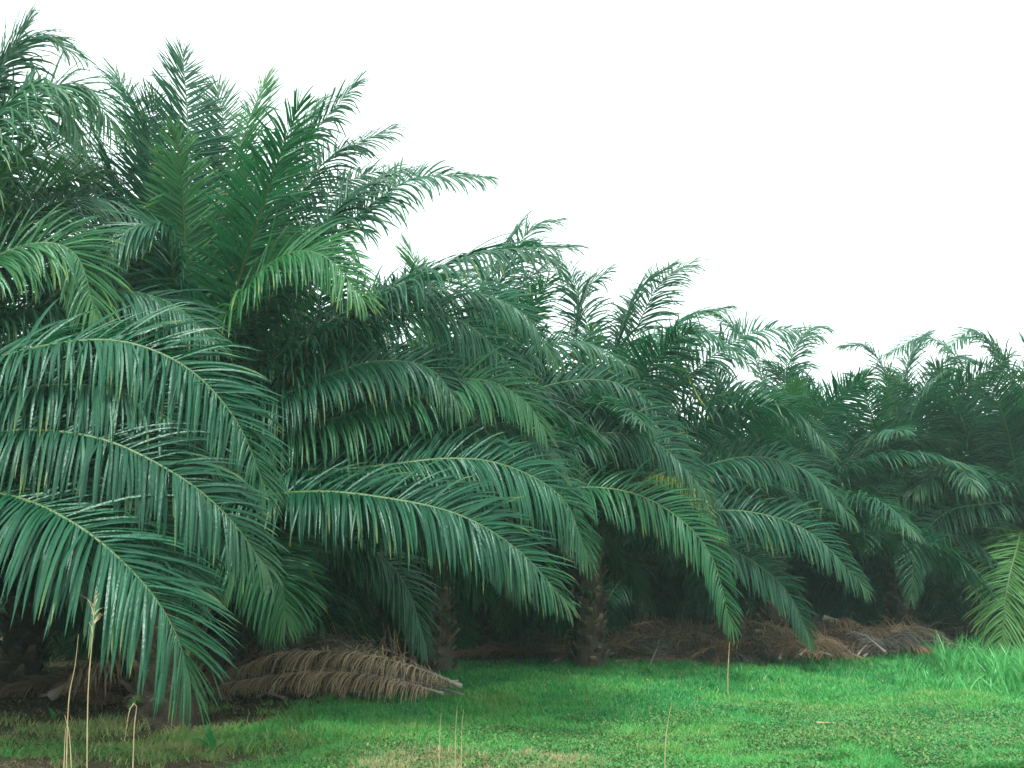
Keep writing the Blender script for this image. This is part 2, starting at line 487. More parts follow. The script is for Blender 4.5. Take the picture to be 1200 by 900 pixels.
def crown_start(cx, cy, th, az, age):
    """where a frond leaves the trunk: young at the top centre, old lower and outside"""
    rad = 0.08 + 0.26 * age
    return np.array([cx + math.cos(R(az)) * rad, cy + math.sin(R(az)) * rad, th - 0.75 * age])

def make_palm(x, y, th, label, heroes=(), nf=34, seed=1, split=True, L=5.6, skip=None, group='oil palms of the plantation', trunk_r=0.30, ferns=0, young_n=4, stub=0.22, az0=0, yellow=(), grav=1.0):
    z0 = float(gz(x, y))
    root = empty('oil_palm', (x, y, z0))
    tag(root, label, 'palm tree', group)
    org = np.array([x, y, z0])
    r = np.random.default_rng(seed)
    V, Fq, A = trunk_geo(th, trunk_r, seed, stub)
    tr = mesh_obj('trunk', V, Fq, M['bark'], root, {'leaf': A}, smooth=False)
    if ferns:
        V, Fq, A = fern_geo(seed, 0.3, th - 0.2, trunk_r + 0.05, ferns)
        mesh_obj('fern', V, Fq, M['young'], tr, {'leaf': A})
    # the unopened spear leaves
    for k, (pts, roll, g_, mt, kw) in enumerate(heroes):
        pts = [np.array(p) for p in pts]
        d = pts[0] - (org + [0, 0, th]); az = math.degrees(math.atan2(d[1], d[0]))
        age = np.clip(1 - (pts[0][2] - org[2] - th + 1.2) / 3.0, 0.1, 0.9)
        st = crown_start(x, y, th + z0, az, age)
        frond_obj(root, org, [st] + pts, seed * 1000 + k, M[mt], split, roll=roll, grav=g_ * grav, **kw)
    for i in range(nf):
        age = (i + 0.5) / nf
        az = (az0 + i * 137.5 + r.normal(0, 7)) % 360
        e0 = np.interp(age, [0, 0.15, 0.4, 0.7, 1.0], [86, 74, 56, 32, 2]) + r.normal(0, 4)
        dr = np.interp(age, [0, 0.15, 0.4, 0.7, 1.0], [15, 45, 82, 95, 78]) + r.normal(0, 9)
        ln = L * np.interp(age, [0, 0.1, 0.3, 1], [0.62, 0.88, 1.0, 0.96]) * r.uniform(0.93, 1.07)
        if skip and skip(az, age): continue
        pts = arc_pts(crown_start(x, y, th + z0, az, age), az, e0, dr, ln, r.normal(0, 12))
        g_ = np.interp(age, [0, 0.12, 0.35, 1], [0.03, 0.09, 0.20, 0.30])
        mt = 'young' if i < young_n else 'leaf'
        if i in yellow: mt = 'yellow'
        lm = 1.08 * np.interp(age, [0, 0.1, 0.25, 1], [0.5, 0.8, 1, 1])
        frond_obj(root, org, pts, seed * 1000 + 100 + i, M[mt], split, roll=r.normal(0, 22), grav=g_ * grav, lmax=lm)
    return root

def copy_palm(src, x, y, rz, sc, label, group):
    z0 = float(gz(x, y)) - 0.02
    c = src.copy(); C.objects.link(c)
    c.location = (x, y, z0); c.rotation_euler = (0, 0, rz); c.scale = (sc, sc, sc)
    tag(c, label, 'palm tree', group)
    for ch in src.children:
        d = ch.copy(); C.objects.link(d); d.parent = c
        for g_ in ch.children:
            e = g_.copy(); C.objects.link(e); e.parent = d
    return c

# ---------------------------------------------------------------- ground
def build_ground():
    xs = np.concatenate([np.linspace(-400, -30, 12), np.linspace(-28, 40, 200), np.linspace(44, 400, 12)])
    ys = np.concatenate([np.linspace(-60, 2, 8), np.linspace(3, 50, 180), np.linspace(54, 500, 16)])
    X, Y = np.meshgrid(xs, ys, indexing='ij')
    Z = gz(X, Y)
    V = np.stack([X, Y, Z], -1).reshape(-1, 3)
    nx, ny = X.shape
    i, j = np.meshgrid(np.arange(nx - 1), np.arange(ny - 1), indexing='ij')
    Fq = np.stack([i * ny + j, (i + 1) * ny + j, (i + 1) * ny + j + 1, i * ny + j + 1], -1).reshape(-1, 4)
    gm = grass_mask(V[:, 0], V[:, 1])
    A = np.stack([gm, gm, gm], -1)
    o = mesh_obj('ground', V, Fq, M['ground'], attr={'gm': A})
    tag(o, None, None, kind='structure')
build_ground()

# ---------------------------------------------------------------- grass
def blades(x, y, h, wdt, dry, seed, mat, name, label, cat, lean=0.5, K=2, kind='stuff', zb=None):
    r = np.random.default_rng(seed); m = len(x)
    az = r.uniform(0, 2 * math.pi, m); ln = r.uniform(0.15, 1.0, m) * lean
    face = r.uniform(0, 2 * math.pi, m)
    z = gz(x, y) - 0.005 if zb is None else zb
    V = np.zeros((m, K + 1, 2, 3)); A = np.zeros((m, K + 1, 2, 3)); rn = r.random(m)
    for k in range(K + 1):
        q = k / K
        cx = x + np.cos(az) * h * ln * q ** 1.8; cy = y + np.sin(az) * h * ln * q ** 1.8
        cz = z + h * (q - 0.35 * ln * q ** 2)
        ww = wdt * 0.5 * (1 - q ** 2 * 0.92)
        for s_, sg in ((0, -1), (1, 1)):
            V[:, k, s_] = np.stack([cx + sg * np.cos(face) * ww, cy + sg * np.sin(face) * ww, cz], -1)
            A[:, k, s_] = np.stack([np.full(m, q), dry, rn], -1)
    base = (np.arange(m) * (K + 1) * 2)[:, None, None]
    f = (base + (np.arange(K) * 2)[None, :, None] + np.array([0, 1, 3, 2])[None, None]).reshape(-1, 4)
    o = mesh_obj(name, V.reshape(-1, 3), f, mat, attr={'leaf': A.reshape(-1, 3)})
    return tag(o, label, cat, kind=kind) if label else o

def scatter(n, seed, y0=8.3, y1=30, pw=1.0):
    """points over the wedge of ground in view, thinning with distance"""
    r = np.random.default_rng(seed)
    u = r.random(n)
    y = 1 / (1 / y0 + u * (1 / y1 - 1 / y0)) ** 1.0
    x = (r.random(n) * 1.5 - 0.72) * y
    return x, y, r

x, y, r = scatter(620000, 11)
gm = grass_mask(x, y)
keep = r.random(len(x)) < gm * 1.05 - 0.03
x, y = x[keep], y[keep]; r = np.random.default_rng(12)
tuft = fbm(x, y, 0.5, 21); big = fbm(x, y, 2.2, 22)
h = (0.025 + 0.17 * tuft ** 2 + 0.06 * r.random(len(x)) ** 2) * (0.7 + 0.6 * big) * np.interp(y, [6, 14, 20], [0.85, 1.0, 1.5])
dry = np.clip(0.75 * fbm(x, y, 0.9, 24) - 0.12 + 0.3 * r.random(len(x)) - 0.02 * (y - 10) + 0.0, 0, 0.7)
dry = np.clip(dry + 0.3 * sstep(-1.5, -3.5, x), 0, 0.85)
dry = np.where(r.random(len(x)) < 0.03, 0.95, dry)
# a bleached strip at the very front
fr = sstep(9.75, 9.0, y + (fbm(x, y, 0.7, 30) - 0.5) * 1.2) * sstep(1.6, 0.5, np.abs(x + 0.35))
dry = np.where(r.random(len(x)) < fr, 0.95, dry)
blades(x, y, h, 0.0011 * y * r.uniform(0.6, 1.3, len(x)) * 0.9, dry, 13, M['grass'], 'grass', 'short bright green grass covering the clearing', 'grass', lean=1.1, K=3)

# low broad-leaved ground cover near the camera
def ground_cover():
    x, y, r = scatter(300000, 31, 8.3, 16)
    m_ = (fbm(x, y, 0.8, 41) > 0.36) & (r.random(len(x)) < grass_mask(x, y)) & (y < 8.3 + 3.0 * fbm(x, y, 1.5, 42) + 3.5 * sstep(-2, 3, x))
    x, y = x[m_], y[m_]; m = len(x); r = np.random.default_rng(32)
    z = gz(x, y) + r.uniform(0.01, 0.09, m)
    az = r.uniform(0, 2 * math.pi, m); s = r.uniform(0.010, 0.022, m)
    tilt = r.uniform(-0.2, 0.9, m)
    d = np.stack([np.cos(az) * np.cos(tilt), np.sin(az) * np.cos(tilt), np.sin(tilt)], -1)
    sd_ = np.stack([-np.sin(az), np.cos(az), np.zeros(m)], -1)
    p = np.stack([x, y, z], -1)
    V = np.stack([p, p + d * s[:, None] + sd_ * s[:, None] * 0.55, p + d * s[:, None] * 2, p + d * s[:, None] - sd_ * s[:, None] * 0.55], 1).reshape(-1, 3)
    f = (np.arange(m) * 4)[:, None] + np.arange(4)[None]
    rn = r.random(m); dr = np.clip(r.normal(0.40, 0.17, m) + 0.45 * (r.random(m) < 0.10), 0, 1)
    A = np.repeat(np.stack([rn, dr, rn], -1), 4, 0)
    o = mesh_obj('ground_cover', V, f, M['cover'], attr={'leaf': A})
    tag(o, 'low small-leaved creeping weeds over the near grass', 'weeds', kind='stuff')
ground_cover()

# leaf litter on the plantation floor
x, y, r = scatter(60000, 51, 7.5, 45)
m_ = r.random(len(x)) < (1 - grass_mask(x, y)) * 0.9
x, y = x[m_], y[m_]; r = np.random.default_rng(52)
blades(x, y, r.uniform(0.03, 0.10, len(x)) * np.interp(y, [8, 20], [0.5, 1.4]), 0.0016 * y * r.uniform(0.5, 1.3, len(x)), r.random(len(x)), 53, M['litter'], 'leaf_litter',
       'dry brown leaf litter on the shaded earth', 'leaf litter', lean=2.2)

# tall grass tuft at the right
def tall_grass():
    r = np.random.default_rng(61); X_, Y_, H_ = [], [], []
    for c in range(90):
        cy = r.uniform(14.0, 19.0); cx = PX(1040 + 190 * r.random() ** 0.7, cy, 0.2)
        q = r.integers(18, 46); hh = r.uniform(0.22, 0.8) * (0.6 + 0.5 * (cx > 8))
        X_.append(cx + r.normal(0, 0.07, q)); Y_.append(cy + r.normal(0, 0.07, q)); H_.append(hh * r.uniform(0.4, 1.1, q))
    x, y, h = map(np.concatenate, (X_, Y_, H_)); n = len(x)
    blades(x, y, h, r.uniform(0.014, 0.034, n), r.uniform(0, 0.6, n), 64, M['tall'], 'tall_grass', 'tall spiky green grass tufts at the right edge of the lawn', 'tall grass', lean=0.75, K=5)
tall_grass()

# ---------------------------------------------------------------- the near palms, frond by frond
def H(pts, roll=0, grav=0.24, mat='leaf', **kw):
    q = [P(*p) for p in pts]
    toward = 1 if q[-1][0] > q[0][0] else -1
    if grav > 0.21: roll = -toward * (40 + abs(roll))
    elif grav > 0.15: roll = -toward * (22 + abs(roll))
    if grav < 0.21 and 'lmax' not in kw and q[-1][1] > 14: kw = dict(kw, lmax=1.2)
    if 'n' not in kw and q[-1][1] < 14: kw = dict(kw, n=200, wid=0.038)
    if grav > 0.21 and 'lmax' not in kw: kw = dict(kw, lmax=0.86)
    return (q, roll, grav, mat, kw)

# leftmost palm, its trunk outside the frame
Lh = [
    H([(-130, 370, 9.2), (-60, 190, 9.3), (-5, 90, 9.4), (30, 30, 9.5)], 0, 0.1),
    H([(-120, 500, 8.5), (0, 460, 8.2), (110, 452, 8.0), (190, 485, 7.9), (245, 545, 7.9)], 8, 0.26),
    H([(-120, 550, 8.3), (0, 545, 8.1), (100, 560, 7.9), (180, 615, 7.8), (235, 685, 7.8)], 8, 0.26),
    H([(-120, 450, 9.2), (20, 370, 9.4), (120, 340, 9.5), (200, 355, 9.6), (250, 400, 9.6)], 8, 0.25),
    H([(-120, 470, 8.6), (0, 418, 8.3), (120, 398, 8.1), (210, 425, 8.0), (275, 490, 8.0), (312, 575, 8.1)], 10, 0.27),
    H([(-120, 530, 8.2), (0, 505, 7.9), (110, 512, 7.7), (200, 552, 7.6), (262, 600, 7.6), (310, 662, 7.7)], 5, 0.26),
    H([(-120, 575, 8.0), (0, 578, 7.5), (90, 615, 7.2), (165, 680, 7.1), (205, 740, 7.1), (222, 795, 7.15)], -5, 0.20),
    H([(-140, 400, 8.8), (-40, 320, 8.9), (40, 285, 9.0), (90, 300, 9.1), (112, 370, 9.1)], 25, 0.26, 'young'),
    H([(-140, 400, 9.4), (-60, 250, 9.8), (20, 130, 10.2), (90, 98, 10.5), (135, 150, 10.6)], 0, 0.27, lmax=1.2),
    H([(-140, 380, 9.4), (-70, 200, 9.6), (-10, 90, 9.8), (40, 45, 10.0), (85, 60, 10.1)], 0, 0.2, lmax=1.2),
    H([(-130, 430, 9.4), (-20, 300, 9.9), (60, 240, 10.3), (130, 235, 10.6), (200, 270, 10.8)], 15, 0.2),
    H([(-140, 380, 9.0), (-60, 215, 9.0), (10, 120, 9.1), (60, 105, 9.3), (95, 160, 9.4)], 5, 0.27, lmax=1.2),
    H([(-140, 400, 9.9), (-60, 260, 10.4), (10, 190, 11), (80, 180, 11.4), (130, 230, 11.6)], 5, 0.24, lmax=1.15),
    H([(-140, 420, 9.6), (-60, 330, 10.2), (30, 280, 10.8), (110, 285, 11.1), (170, 340, 11.2)], 5, 0.24),
]
Lx = PX(-260, 8.9)
make_palm(Lx, 8.9, 3.1, 'large near oil palm whose trunk stands outside the left edge', Lh, nf=34, seed=3,
          skip=lambda az, age: (az > 300 or az < 50) and age > 0.12 or 255 < az <= 300 or (age > 0.6 and (az > 200 or az < 90)))

Ah = [
    H([(230, 390, 11.9), (245, 260, 12.3), (262, 160, 12.6), (255, 105, 12.7)], 0, 0.08),
    H([(238, 400, 12.0), (290, 260, 12.5), (340, 165, 12.9), (372, 122, 13.1)], 5, 0.12),
    H([(210, 390, 11.3), (185, 270, 11.3), (175, 180, 11.5), (182, 118, 11.7)], 0, 0.06),
    H([(250, 450, 11.3), (330, 330, 11.2), (400, 240, 11.4), (450, 205, 11.6)], 10, 0.18),
    H([(255, 500, 11.0), (350, 455, 10.6), (430, 425, 10.4), (500, 430, 10.4), (540, 475, 10.4)], 10, 0.25),
    H([(258, 540, 11.1), (400, 522, 11.0), (500, 500, 11.0), (590, 498, 11.0), (650, 530, 11.0), (675, 580, 11.0)], 8, 0.25),
    H([(258, 575, 11.2), (400, 590, 11.2), (500, 600, 11.2), (580, 640, 11.2), (612, 690, 11.3)], 5, 0.25),
    # erect fronds against the sky
    H([(222, 400, 11.8), (200, 250, 12.2), (165, 140, 12.5), (135, 85, 12.6)], 0, 0.06),
    H([(222, 380, 11.4), (222, 240, 11.5), (220, 140, 11.7), (214, 62, 11.9)], 0, 0.03, 'leaf'),
    H([(235, 400, 11.6), (262, 250, 11.9), (285, 160, 12.1), (310, 95, 12.3)], 10, 0.06, 'young'),
    H([(240, 420, 11.5), (290, 300, 11.6), (350, 180, 11.9), (415, 100, 12.1)], 15, 0.14),
    H([(245, 430, 11.7), (310, 300, 12.2), (380, 190, 12.6), (455, 152, 12.8)], 10, 0.18),
    H([(250, 450, 11.4), (330, 350, 11.3), (400, 270, 11.3), (470, 215, 11.4), (520, 205, 11.5), (570, 208, 11.6)], 12, 0.24),
    H([(250, 440, 11.9), (310, 330, 12.6), (370, 240, 13.0), (425, 205, 13.4), (480, 200, 13.6)], 10, 0.22),
    H([(235, 430, 11.0), (280, 350, 10.4), (330, 300, 10.0), (380, 300, 9.8), (425, 350, 9.7)], 10, 0.22, 'young'),
    # arching fronds to the right
    H([(250, 480, 11.3), (350, 400, 11.0), (450, 345, 11.0), (540, 340, 11.1), (610, 365, 11.2), (650, 420, 11.3)], 10, 0.26),
    H([(255, 510, 11.2), (340, 440, 10.9), (440, 375, 10.8), (530, 372, 10.8), (590, 420, 10.9), (620, 480, 10.9)], 10, 0.26),
    H([(260, 525, 11.0), (400, 488, 10.7), (500, 450, 10.6), (570, 446, 10.6), (615, 470, 10.6), (636, 500, 10.6)], 12, 0.27),
    H([(260, 560, 10.9), (420, 548, 10.5), (530, 537, 10.4), (600, 548, 10.4), (660, 585, 10.4), (688, 650, 10.5)], 8, 0.26),
    H([(260, 590, 10.6), (360, 576, 10.1), (450, 583, 9.9), (540, 604, 9.8), (610, 647, 9.8), (660, 702, 9.9)], 5, 0.23),
    H([(265, 600, 11.4), (350, 612, 11.9), (430, 640, 12.1), (475, 685, 12.2), (498, 752, 12.3)], 0, 0.26),
    H([(250, 600, 10.9), (300, 640, 10.6), (328, 680, 10.4), (335, 722, 10.4)], 0, 0.26),
    # towards the left and back
    H([(190, 420, 11.8), (130, 320, 12.0), (80, 240, 12.2), (20, 215, 12.4), (-40, 240, 12.5)], -10, 0.2),
    H([(190, 400, 12.0), (140, 270, 12.4), (100, 180, 12.7), (50, 140, 12.9)], -10, 0.15),
    H([(215, 430, 10.8), (205, 330, 10.2), (190, 270, 9.9), (150, 270, 9.6), (110, 330, 9.4)], 0, 0.24),
]
Ax = PX(200, 11.4)
make_palm(Ax, 11.4, 2.75, 'tall oil palm with upright feathery fronds against the white sky, left of the centre', Ah, nf=46, seed=5, L=5.9,
          skip=lambda az, age: (210 < az < 345 and age > 0.12) or (age > 0.6 and (az > 180 or az < 40)), ferns=20, trunk_r=0.36)

Bh = [
    H([(510, 500, 17.2), (545, 390, 17.3), (580, 310, 17.5), (610, 262, 17.6)], 0, 0.1),
    H([(515, 520, 17.2), (550, 420, 17.4), (590, 350, 17.6), (640, 310, 17.8)], 0, 0.16),
    H([(515, 520, 17.0), (560, 400, 17.0), (590, 320, 17.0), (620, 270, 17.1), (650, 258, 17.2)], 10, 0.2),
    H([(520, 500, 17.6), (560, 380, 18.0), (600, 310, 18.2), (640, 300, 18.4), (665, 330, 18.5)], 10, 0.2),
    H([(510, 480, 17.4), (505, 380, 17.6), (490, 320, 17.7), (480, 290, 17.8)], 0, 0.06, 'young'),
    H([(525, 540, 16.8), (600, 470, 16.4), (680, 445, 16.2), (750, 460, 16.1), (800, 520, 16.1)], 10, 0.26),
    H([(530, 560, 16.6), (620, 500, 16.2), (700, 470, 16.0), (760, 490, 15.9), (815, 560, 15.9), (840, 620, 16)], 8, 0.26),
    H([(530, 580, 16.4), (620, 535, 15.8), (700, 508, 15.6), (770, 520, 15.5), (830, 580, 15.5)], 8, 0.26),
    H([(530, 600, 16.2), (620, 580, 15.6), (700, 571, 15.3), (770, 590, 15.1), (830, 645, 15.1), (858, 735, 15.2)], 5, 0.25),
    H([(515, 560, 16.4), (560, 470, 15.8), (610, 420, 15.4), (680, 400, 15.3), (740, 430, 15.3)], 10, 0.26),
    H([(505, 520, 16.4), (470, 430, 15.6), (430, 400, 15.2), (390, 430, 14.9)], -10, 0.26),
]
Bx = PX(510, 17.3)
make_palm(Bx, 17.3, 2.9, 'oil palm with a rough brown trunk just behind the heap of dry fronds', Bh, nf=38, seed=9, L=5.4,
          skip=lambda az, age: (250 < az < 350 and age > 0.35) or (age > 0.5 and (az > 165 or az < 30)), ferns=26, yellow=(27,))

Ch = [
    H([(705, 500, 18.6), (722, 410, 18.6), (745, 345, 18.8), (785, 312, 19.0)], 0, 0.12),
    H([(695, 490, 18.4), (676, 410, 18.3), (684, 345, 18.4), (712, 318, 18.6)], 0, 0.14),
    H([(715, 510, 18.2), (760, 430, 18.0), (800, 375, 18.1), (850, 360, 18.2)], 0, 0.18),
    H([(705, 500, 18.8), (740, 400, 19.0), (775, 330, 19.2), (815, 305, 19.4)], 10, 0.16),
    H([(700, 480, 19.0), (690, 390, 19.2), (668, 320, 19.4), (655, 305, 19.5)], 0, 0.15),
    H([(715, 530, 18.4), (790, 455, 18.1), (860, 400, 18.0), (910, 385, 18.0), (960, 395, 18.1)], 10, 0.22),
    H([(715, 550, 18.2), (800, 480, 17.8), (870, 460, 17.6), (930, 480, 17.6), (975, 530, 17.6)], 8, 0.26),
    H([(720, 590, 18.2), (800, 555, 17.8), (880, 535, 17.6), (950, 555, 17.6), (1000, 610, 17.6)], 5, 0.26),
    H([(720, 610, 18.0), (800, 600, 17.6), (880, 600, 17.4), (950, 625, 17.3), (1015, 690, 17.4)], 5, 0.25),
    H([(715, 620, 18.4), (780, 620, 18.0), (860, 645, 17.8), (920, 690, 17.8), (950, 750, 17.9)], 0, 0.26),
    H([(740, 500, 17.8), (790, 430, 17.2), (822, 470, 17.1)], 0, 0.1, 'yellow', lmax=0.45, n=70),
    H([(760, 560, 17.6), (810, 575, 17.0), (838, 625, 16.9)], 0, 0.2, 'yellow', lmax=0.5, n=70),
    H([(705, 540, 18.0), (730, 450, 17.4), (770, 400, 17.1), (830, 390, 17.0), (880, 430, 17.0)], 10, 0.26),
]
Cx = PX(690, 18.7)
make_palm(Cx, 18.7, 2.8, 'oil palm with a dark knobbly trunk rising from the back edge of the lawn', Ch, nf=38, seed=13, L=5.4,
          skip=lambda az, age: (250 < az < 350 and age > 0.45) or (age > 0.62 and (az > 170 or az < 45)), ferns=26)

Dh = [
    H([(1190, 560, 22.6), (1150, 560, 21.8), (1090, 565, 21.3), (1045, 590, 21.1), (1020, 640, 21.0)], 0, 0.22),
    H([(1195, 590, 22.4), (1160, 590, 21.6), (1110, 600, 21.1), (1075, 640, 20.9), (1068, 700, 20.9)], 0, 0.22),
    H([(1198, 620, 22.2), (1192, 640, 21.4), (1180, 690, 21.0), (1172, 765, 20.9)], 0, 0.14, 'young'),
    H([(1190, 500, 22.6), (1165, 412, 22.4), (1138, 388, 22.2), (1108, 410, 22.1)], 0, 0.22),
    H([(1200, 500, 22.8), (1185, 440, 22.8), (1160, 400, 22.9), (1135, 395, 23)], 0, 0.16),
    H([(1210, 490, 22.8), (1212, 430, 22.8), (1200, 400, 22.9)], 0, 0.12),
    H([(1180, 520, 23), (1130, 430, 23), (1085, 395, 23), (1040, 415, 23)], 0, 0.22),
]
Dx = PX(1212, 23.2)
make_palm(Dx, 23.2, 3.1, 'oil palm at the right edge, one frond hanging straight to the grass', Dh, nf=38, seed=17, L=5.4,
          skip=lambda az, age: (200 < az < 280 and age > 0.55))

Ex = PX(905, 22.5)
make_palm(Ex, 22.5, 2.7, 'oil palm behind the wide pile of brown fronds, right of the centre', (
    H([(915, 480, 22.5), (930, 410, 22.5), (950, 385, 22.6), (966, 384, 22.6)], 5, 0.2),
    H([(900, 480, 22.5), (880, 410, 22.5), (850, 375, 22.6), (835, 370, 22.6)], 5, 0.12),
), nf=42, seed=21, L=5.4, skip=lambda az, age: age > 0.75 and az > 180)
Fx = PX(1055, 24.8)
fp = make_palm(Fx, 24.8, 3.2, 'oil palm seen in the gap between the two right-hand palms of the front row', (
    H([(1050, 510, 24.6), (1040, 445, 24.6), (1018, 408, 24.6), (990, 405, 24.6)], 0, 0.2),
    H([(1055, 500, 24.8), (1060, 440, 24.8), (1072, 405, 24.8), (1085, 392, 24.9)], 0, 0.12),
    H([(1060, 510, 24.5), (1085, 450, 24.5), (1115, 420, 24.5), (1150, 425, 24.5)], 0, 0.2)), nf=46, seed=23, L=5.9, skip=lambda az, age: age > 0.75 and az > 180)
# prototypes for the rows behind
p1 = make_palm(PX(572, 26.8), 26.8, 3.0, 'oil palm in the second row, its dark trunk between the two front ones', (), nf=42, seed=31, split=False)
p2 = make_palm(PX(300, 21.5), 21.5, 2.9, 'oil palm deep in shade behind the tall left palm', (), nf=42, seed=33, split=False)
make_palm(PX(335, 15.6), 15.6, 2.8, 'oil palm crowded behind the dry heap, between the upright palm and the rough trunk', (), nf=40, seed=37,
          skip=lambda az, age: age > 0.55 and (az > 180 or az < 45))
p3 = make_palm(PX(775, 28.0), 28.0, 3.0, 'oil palm in the second row right of the dark knobbly trunk', (), nf=42, seed=35, split=False)

rows = [(30, 15.2), (-190, 14.0), (130, 26), (-60, 23.5), (420, 27.5), (940, 33), (1130, 33.5), (1290, 29), (1260, 38), (690, 36), (500, 36),
        (330, 34), (190, 36), (30, 33), (-150, 31), (850, 40), (1010, 42), (1400, 34), (600, 45), (400, 44), (250, 46), (80, 44), (-100, 42),
        (760, 48), (1120, 47), (930, 50), (1240, 50), (1380, 46), (520, 55), (680, 57), (340, 56), (160, 57), (0, 55), (850, 60), (1030, 60), (1180, 62), (1330, 60)]
special = {0: 'oil palm in shade behind the leftmost palm, its dark trunk low at the left edge',
           5: 'hazy oil palm crown between the two farthest gaps right of the centre',
           6: 'pale hazy oil palm crown against the sky near the right edge'}
r = np.random.default_rng(77)
for i, (px, Y) in enumerate(rows):
    src = (p1, p2, p3)[i % 3]
    copy_palm(src, PX(px, Y), Y, r.uniform(0, 6.28), r.uniform(0.93, 1.08),
              special.get(i, 'distant oil palm deep in the plantation, mostly hidden by nearer crowns'),
              'oil palms of the plantation' if i in special else 'far oil palms deep in the plantation')

# more rows into the distance
for k, (px, Y) in enumerate([(-40, 68), (110, 72), (250, 66), (400, 70), (540, 74), (690, 68), (830, 74), (960, 70), (1090, 76), (1220, 72), (1350, 78), (1500, 60), (1480, 44)]):
    copy_palm((p1, p2, p3)[k % 3], PX(px, Y), Y, r.uniform(0, 6.28), r.uniform(0.93, 1.05),
              'distant oil palm deep in the plantation, mostly hidden by nearer crowns', 'far oil palms deep in the plantation')

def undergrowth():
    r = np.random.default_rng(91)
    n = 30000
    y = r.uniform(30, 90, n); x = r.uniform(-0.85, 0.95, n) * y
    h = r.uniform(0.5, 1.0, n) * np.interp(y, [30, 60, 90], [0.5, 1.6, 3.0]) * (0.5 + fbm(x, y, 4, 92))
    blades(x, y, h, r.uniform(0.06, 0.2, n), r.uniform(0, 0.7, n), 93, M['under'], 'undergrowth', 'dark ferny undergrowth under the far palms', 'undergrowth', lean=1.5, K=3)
undergrowth()

# ---------------------------------------------------------------- dead fronds in heaps
def dead_frond(pts, seed, label, group, mat='dead', **kw):
    pts = [np.array(p) for p in pts]
    b = pts[0]; org = np.array([b[0], b[1], float(gz(b[0], b[1]))])
    V, Fc, A, RV, RF = frond_geo(pts, seed, clampz=gz, **kw)
    o = mesh_obj('dead_frond', V - org, Fc, M[mat], None, {'leaf': A}, smooth=False)
    o.location = org
    mesh_obj('midrib', RV - org, RF, M['deadrib'], o)
    return tag(o, label, 'dead palm frond', group)

G1 = 'dry fronds heaped between the left palms'
dead_frond([P(541, 803, 13.6), P(490, 783, 13.5), P(420, 766, 13.4), P(340, 765, 13.4), P(270, 785, 13.5)], 501,
           'pale tan dry frond atop the left heap, its grey butt end on the grass', G1, mat='tan', grav=0.5, lmax=0.66, rib_w=0.8, n=240, t0=0.06, mess=1.8, sparse=0.1, wid=0.014)
dead_frond([P(520, 812, 13.2), P(440, 792, 13.2), P(360, 788, 13.2), P(265, 800, 13.2)], 502,
           'tan dry frond lying along the front of the left heap', G1, mat='tan', grav=0.5, lmax=0.52, rib_w=0.5, n=240, t0=0.05, mess=2.2, sparse=0.1, wid=0.014)
dead_frond([P(60, 812, 12.8), P(110, 782, 12.8), P(160, 765, 12.8), P(215, 770, 12.9)], 503,
           'dark brown dry frond fanned out left of the near palm stump', G1, grav=0.3, lmax=0.8, rib_w=1.2, n=90, mess=1.6, wid=0.03)
def heap(cx, cy, hw, hd, hh, n, seed, label, group, sc=1.0, ax=0.0):
    r = np.random.default_rng(seed)
    for k in range(n):
        L = r.uniform(1.8, 3.2) * sc
        a = R(ax) + r.normal(0, 0.6) + (math.pi if r.random() < 0.5 else 0)
        c = np.array([cx + r.uniform(-hw, hw), cy + r.uniform(-hd, hd)])
        lift = hh * (1 - 0.5 * abs(c[0] - cx) / max(hw, .1)) * r.uniform(0.15, 0.95) * r.uniform(0.7, 1.1)
        pts = []
        for q in np.linspace(-0.5, 0.5, 5):
            p = c + np.array([math.cos(a), math.sin(a)]) * q * L + np.array([-math.sin(a), math.cos(a)]) * (q * q) * L * r.normal(0, 0.1)
            z = float(gz(p[0], p[1])) + 0.04 + lift * (1 - (2 * q) ** 2 * r.uniform(0.3, 1.0)) * r.uniform(0.75, 1.15)
            pts.append(np.array([p[0], p[1], z]))
        dm = 'dead' if r.random() < 0.72 else 'deadgrey'
        where = 'at the left end of' if c[0] < cx - hw * 0.4 else 'at the right end of' if c[0] > cx + hw * 0.4 else 'in the middle of'
        lay = 'on top, ' if lift > hh * 0.62 else 'low down, ' if lift < hh * 0.35 else ''
        dead_frond(pts, seed * 100 + k, ('brown' if dm == 'dead' else 'weathered grey') + ' frond ' + lay + where + ' ' + label, group, mat=dm, grav=r.uniform(0.04, 0.5), roll=r.uniform(-50, 50), lmax=r.uniform(0.4, 0.8),
                   n=165, t0=0.05, sparse=0.15, mess=2.6, wid=0.015, K=5, rib_w=0.45)
heap(PX(350, 14.5), 14.5, 1.4, 0.6, 1.0, 30, 61, 'the tangled left heap', G1)
heap(PX(130, 14.2), 14.2, 1.2, 0.6, 0.35, 9, 62, 'the low far left heap', G1)
G2 = 'dry fronds in the long pile under the right palms'
heap(PX(830, 20.6), 20.6, 2.6, 0.8, 0.95, 28, 63, 'the long right pile', G2, 1.15)
heap(PX(985, 21.8), 21.8, 1.8, 0.8, 1.05, 20, 64, 'the pile beside its orange frond', G2, 1.15)
dead_frond([P(965, 722, 22), P(1010, 734, 21.8), P(1050, 746, 21.6), P(1090, 762, 21.4)], 505, 'orange brown dry frond pointing right from the end of the long pile', G2, grav=0.4, lmax=0.6, n=100, mess=1.5, rib_w=1.3, t0=0.05)
dead_frond([P(885, 738, 21), P(935, 745, 20.8), P(975, 755, 20.6), P(1010, 770, 20.5)], 506, 'grey weathered dry frond drooping onto the grass at the front of the long pile', G2, mat='deadgrey', grav=0.5, lmax=0.6, n=100, mess=1.5, t0=0.05)
